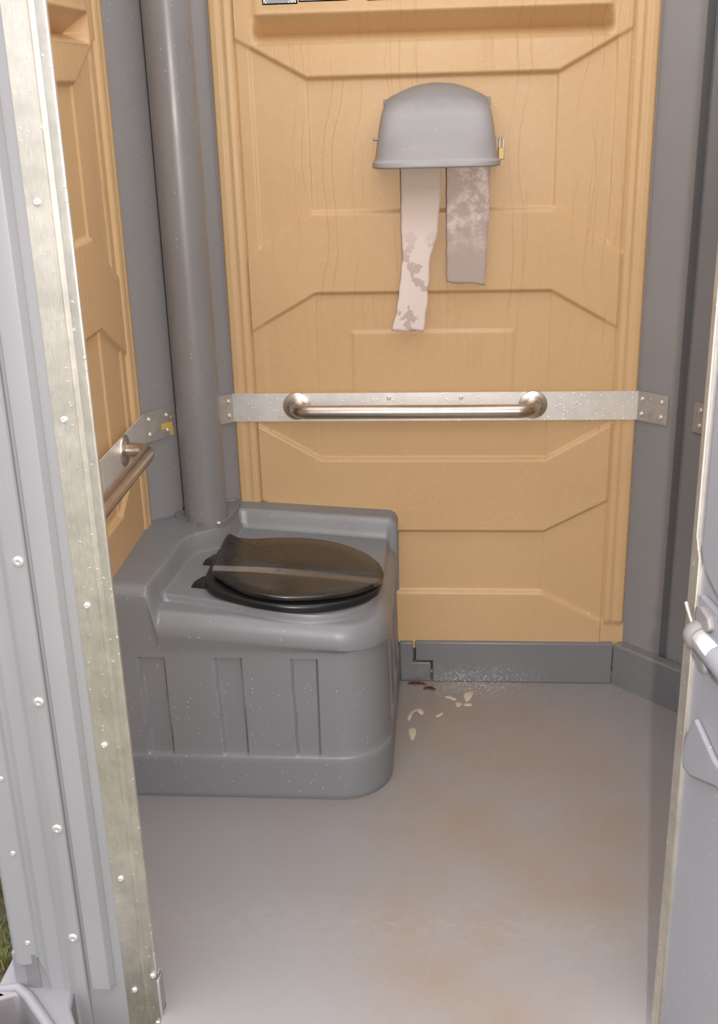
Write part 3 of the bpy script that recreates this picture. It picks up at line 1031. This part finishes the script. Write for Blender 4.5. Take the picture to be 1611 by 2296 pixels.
gb = grab_bar('brushed steel grab bar on an aluminium strap across the back wall', -.391, .285, .1, .1, extra=(-.125, .081))
gl = grab_bar('steel grab bar on the left wall, half hidden behind the door jamb', -.30, .365, .1, .1, tape=1, free=-1)
gl.location = (-XW, -.8085, 0); gl.rotation_euler = (0, 0, R(90))
gr = grab_bar('grab bar on the right wall, only its riveted end plate showing beside the door', -.30, .30, .125, .1, free=1)
gr.location = (XW, -.8085, 0); gr.rotation_euler = (0, 0, R(-90))

# ------------------------------------------------------------------ paper dispenser
dsp = thing('paper_dispenser', 'light grey domed double toilet paper dispenser on the tan back wall', 'dispenser', (.0135, 0, 1.555))
prof = [(-.156, 0, .1635), (-.157, .004, .1645), (-.156, .012, .1640), (-.1495, .015, .1585), (-.147, .022, .1565), (-.144, .05, .1530), (-.139, .078, .1490), (-.130, .100, .1468), (-.126, .112, .1455), (-.119, .130, .1435), (-.108, .150, .1408), (-.092, .169, .1370), (-.070, .185, .1325), (-.045, .195, .1265), (-.02, .200, .119), (-.004, .202, .114)]
nu = 61
rows = []
for (yd, zz, ww) in prof:
    k = .030 * sst(.06, .19, np.array(zz))
    row = []
    for i in range(nu):
        ph = -math.pi / 2 + math.pi * i / (nu - 1)
        s_, c_ = math.sin(ph), abs(math.cos(ph))
        x = ww * math.copysign(abs(s_) ** .34, s_)
        y = yd * c_ ** .34 if c_ > 1e-6 else 0
        xx = x / ww
        row.append((x, y - .004, zz - float(k) * xx * xx))
    rows.append(row)
V = np.array(rows)
cv = grid_mesh('cover', V, nu, len(prof), m_cover, dsp, 60)
bm = bmesh.new(); bm.from_mesh(cv.data); bmesh.ops.remove_doubles(bm, verts=bm.verts, dist=.0001); bmesh.ops.recalc_face_normals(bm, faces=bm.faces); bm.to_mesh(cv.data); bm.free()
smooth(cv, 50)
so = cv.modifiers.new('s', 'SOLIDIFY'); so.thickness = .003; so.offset = 0
box('back_plate', (-.14, -.008, .005), (.14, -.0105 + .012, .165), m_cover, dsp, .002)
tube('hinge_pin', [(-.165, -.06, .068), (-.145, -.06, .068)], .004, m_cover, dsp, 12)
hp = box('hasp', (.148, -.075, .062), (.172, -.055, .068), m_cover, dsp, .001)
tube('core_rod', [(-.14, -.078, .073), (.14, -.078, .073)], .008, m_cover, dsp, 12)
# padlock
pl = thing('padlock', 'small brass padlock hanging from the dispenser hasp', 'padlock', (.181, -.068, 1.566))
b_ = box('lock_body', (-.0075, -.006, 0), (.0075, .006, .030), m_brass, pl, .0015)
tube('shackle', [(-.0045, 0, .028), (-.0045, 0, .048), (-.002, 0, .054), (.002, 0, .054), (.0045, 0, .048), (.0045, 0, .028)], .0018, m_rivet, pl, 10)


def strip(name, L_, R_, m, label, ytop, ybot, wav=.003, ph=0):
    n = 60; k = 14
    zl = [q[1] for q in L_]
    rows = []
    for j in range(n):
        f = j / (n - 1)
        zz_l = L_[0][1] + (L_[-1][1] - L_[0][1]) * f
        zz_r = R_[0][1] + (R_[-1][1] - R_[0][1]) * f
        xl = np.interp(-zz_l, [-q[1] for q in L_], [q[0] for q in L_]) + .0012 * math.sin(zz_l * 120 + ph) * f
        xr = np.interp(-zz_r, [-q[1] for q in R_], [q[0] for q in R_]) + .0014 * math.sin(zz_r * 95 + ph * 2) * f
        row = []
        for i in range(k):
            g_ = i / (k - 1)
            y = ytop + (ybot - ytop) * f + wav * math.sin(g_ * 3.3 + f * 4 + ph) * (.3 + f)
            zz = zz_l + (zz_r - zz_l) * g_
            if j == n - 1: zz += .002 * math.sin(g_ * 9 + ph) + .001 * math.sin(g_ * 31)
            row.append((xl + (xr - xl) * g_, y, zz))
        rows.append(row)
    o = grid_mesh(name, np.array(rows), k, n, m, None, 80)
    s_ = o.modifiers.new('s', 'SOLIDIFY'); s_.thickness = .0006
    return tag(o, label, 'toilet paper')


strip('toilet_paper', [(-.0805, 1.630), (-.0805, 1.475), (-.082, 1.40), (-.079, 1.32), (-.087, 1.25), (-.098, 1.17), (-.113, 1.114)],
      [(.0275, 1.630), (.026, 1.50), (.019, 1.43), (.014, 1.37), (-.005, 1.32), (-.009, 1.25), (-.014, 1.18), (-.025, 1.110)], m_paper,
      'long narrow strip of toilet paper hanging lowest, ragged and pinkish white', -.095, -.040, .003, .6)
strip('toilet_paper', [(.0395, 1.630), (.0395, 1.40), (.0405, 1.247)], [(.1535, 1.630), (.151, 1.42), (.1435, 1.240)], m_paperw,
      'shorter wet strip of toilet paper with lacy pale stain, right of the ragged one', -.095, -.050, .002, 2.2)

# ------------------------------------------------------------------ litter on floor and tank
def blob(name, pts_, h, m, label, cat, z=0.0, group=None, seed=0):
    rr = random.Random(seed)
    P_ = smooth_poly(pts_, 4)
    n = len(P_); cxx = sum(q[0] for q in P_) / n; cyy = sum(q[1] for q in P_) / n
    V = [(x, y, z + .0004) for x, y in P_] + [(cxx + (x - cxx) * .85, cyy + (y - cyy) * .85, z + h * (.6 + .8 * rr.random())) for x, y in P_]
    F = [tuple(range(n))[::-1], tuple(range(n, 2 * n))] + [(i, (i + 1) % n, n + (i + 1) % n, n + i) for i in range(n)]
    o = pyd(name, V, F, m, None, 60)
    return tag(o, label, cat, group)


G = 'scraps of wet paper on the floor'
blob('paper_scrap', [(.094, -.118), (.100, -.096), (.122, -.092), (.120, -.118), (.108, -.148), (.100, -.150)], .002, m_scrap, 'largest pale wet paper scrap on the floor, teardrop shaped, nearest the back curb', 'paper scrap', 0, G, 1)
blob('paper_scrap', [(.096, -.163), (.106, -.158), (.118, -.165), (.112, -.178), (.094, -.176)], .0015, m_scrap, 'small wet paper scrap just in front of the teardrop scrap', 'paper scrap', 0, G, 2)
blob('paper_scrap', [(.036, -.122), (.048, -.117), (.060, -.124), (.072, -.138), (.064, -.146), (.050, -.136), (.038, -.130)], .002, m_scrap, 'curved wet paper scrap left of the teardrop scrap', 'paper scrap', 0, G, 3)
blob('paper_scrap', [(.068, -.160), (.080, -.156), (.088, -.168), (.076, -.184), (.070, -.178)], .0015, m_scrap, 'wet paper scrap between the curved scrap and the smallest one', 'paper scrap', 0, G, 4)
blob('paper_scrap', [(-.074, -.262), (-.070, -.225), (-.052, -.200), (-.034, -.198), (-.026, -.222), (-.034, -.232), (-.048, -.214), (-.060, -.232), (-.066, -.262)], .002, m_scrap, 'hook shaped wet paper scrap on the floor beside the tank', 'paper scrap', 0, G, 5)
blob('paper_scrap', [(-.068, -.315), (-.052, -.308), (-.046, -.330), (-.054, -.372), (-.062, -.360)], .0015, m_scrap, 'wet paper scrap beside the tank, nearest the camera', 'paper scrap', 0, G, 6)
blob('paper_scrap', [(.010, -.236), (.022, -.226), (.030, -.216), (.028, -.230), (.014, -.244)], .0015, m_scrap, 'thin sliver of wet paper right of the hook shaped scrap', 'paper scrap', 0, G, 7)
blob('dead_leaf', [(-.082, -.048), (-.060, -.038), (-.030, -.042), (-.018, -.054), (-.040, -.056), (-.066, -.054)], .004, m_leaf, 'brown leaf bit lying against the tank flange', 'leaf', 0, None, 8)
blob('dead_leaf', [(-.030, -.072), (-.010, -.066), (.008, -.078), (.004, -.088), (-.014, -.082), (-.028, -.080)], .004, m_leaf, 'brown leaf bit in front of the tank flange corner', 'leaf', 0, None, 9)
tw = tube('dead_leaf', [(-.738, -.140, .613), (-.735, -.145, .625), (-.736, -.148, .638), (-.739, -.149, .645)], .003, m_leaf); tag(tw, 'upright brown leaf curl behind the vent pipe', 'leaf')
tw = tube('dead_leaf', [(-.724, -.136, .612), (-.717, -.134, .622), (-.713, -.134, .626)], [.004, .006, .003], m_leaf); tag(tw, 'small brown leaf bit touching the vent pipe base', 'leaf')

# ------------------------------------------------------------------ skid base and ground
GZ = -.075
skid = thing('skid_base', 'light grey moulded skid base of the cabin at its front left corner', 'base')
outer = [(-.872, -1.10), (-.830, -1.10), (-.830, -1.385), (-.715, -1.395), (-.705, -1.45), (-.62, -1.60), (-.60, -1.75), (-.95, -1.75), (-.876, -1.60), (-.876, -1.395)]
hole = [(-.868, -1.436), (-.829, -1.418), (-.812, -1.424), (-.66, -1.60), (-.70, -1.66), (-.80, -1.60)]
zt = .048


def slab_hole(name, outer, hole, z0, z1, m, parent):
    n, k = len(outer), len(hole)
    vs = [Vector(q) for q in outer + hole]
    r_ = delaunay_2d_cdt(vs, [(i, (i + 1) % n) for i in range(n)] + [(n + i, n + (i + 1) % k) for i in range(k)], [], 1, 1e-5)
    tv, tf = r_[0], r_[2]
    def inh(x, y):
        return sdpoly(np.array([x]), np.array([y]), hole)[0] > 1e-6
    tf = [f for f in tf if not inh(sum(tv[i][0] for i in f) / len(f), sum(tv[i][1] for i in f) / len(f))]
    V = [(q[0], q[1], z1) for q in tv] + [(q[0], q[1], z0) for q in tv]
    M_ = len(tv)
    F = [tuple(f) for f in tf] + [tuple(M_ + i for i in reversed(f)) for f in tf]
    cnt = {}
    for f in tf:
        for i in range(len(f)):
            a, b = f[i], f[(i + 1) % len(f)]
            cnt[(a, b)] = 1
    for (a, b) in list(cnt):
        if (b, a) not in cnt: F.append((b, a, M_ + a, M_ + b))
    o = pyd(name, V, F, m, parent, 30)
    return bev(o, .006, 3)


slab_hole('base_plate', outer, hole, GZ + .01, zt, m_skid, skid)
# the raised rim beside the opening, under the corrugated corner
tube('rim', [(-.868, -1.405, .046), (-.83, -1.402, .048), (-.800, -1.425, .048), (-.745, -1.485, .048), (-.66, -1.58, .048)], [.008, .011, .012, .012, .012], m_skid, skid, 14)
box('base_wall', (-.836, -1.3975, -.07), (-.716, -1.382, .135), m_skid, skid, .003)

gp = structure(box('ground', (-6, -6, GZ - .05), (6, 6, GZ), m_soil, None, 0))
# grass in view left of the cabin
V = []; F = []
for i in range(9000):
    x = -1.75 + .95 * rng.random(); y = -1.75 + 1.6 * rng.random()
    if x > -.9 and y < -1.2 and rng.random() < .3: pass
    h = .02 + .035 * rng.random(); a = rng.random() * 6.28; w = .0018 + .0015 * rng.random()
    lean = .03 * (rng.random(2) - .5)
    if x > -.875 and y > -1.4: continue
    dx, dy = math.cos(a) * w, math.sin(a) * w
    b = len(V)
    V += [(x - dx, y - dy, GZ), (x + dx, y + dy, GZ), (x + dx * .7 + lean[0] * .5, y + dy * .7 + lean[1] * .5, GZ + h * .6), (x - dx * .7 + lean[0] * .5, y - dy * .7 + lean[1] * .5, GZ + h * .6), (x + lean[0] * 1.4, y + lean[1] * 1.4, GZ + h)]
    F += [(b, b + 1, b + 2, b + 3), (b + 3, b + 2, b + 4)]
gr_ = pyd('grass', V, F, m_grass, None, None, fix=False)
tag(gr_, 'short green and straw coloured grass outside the cabin', 'grass', None, 'stuff')
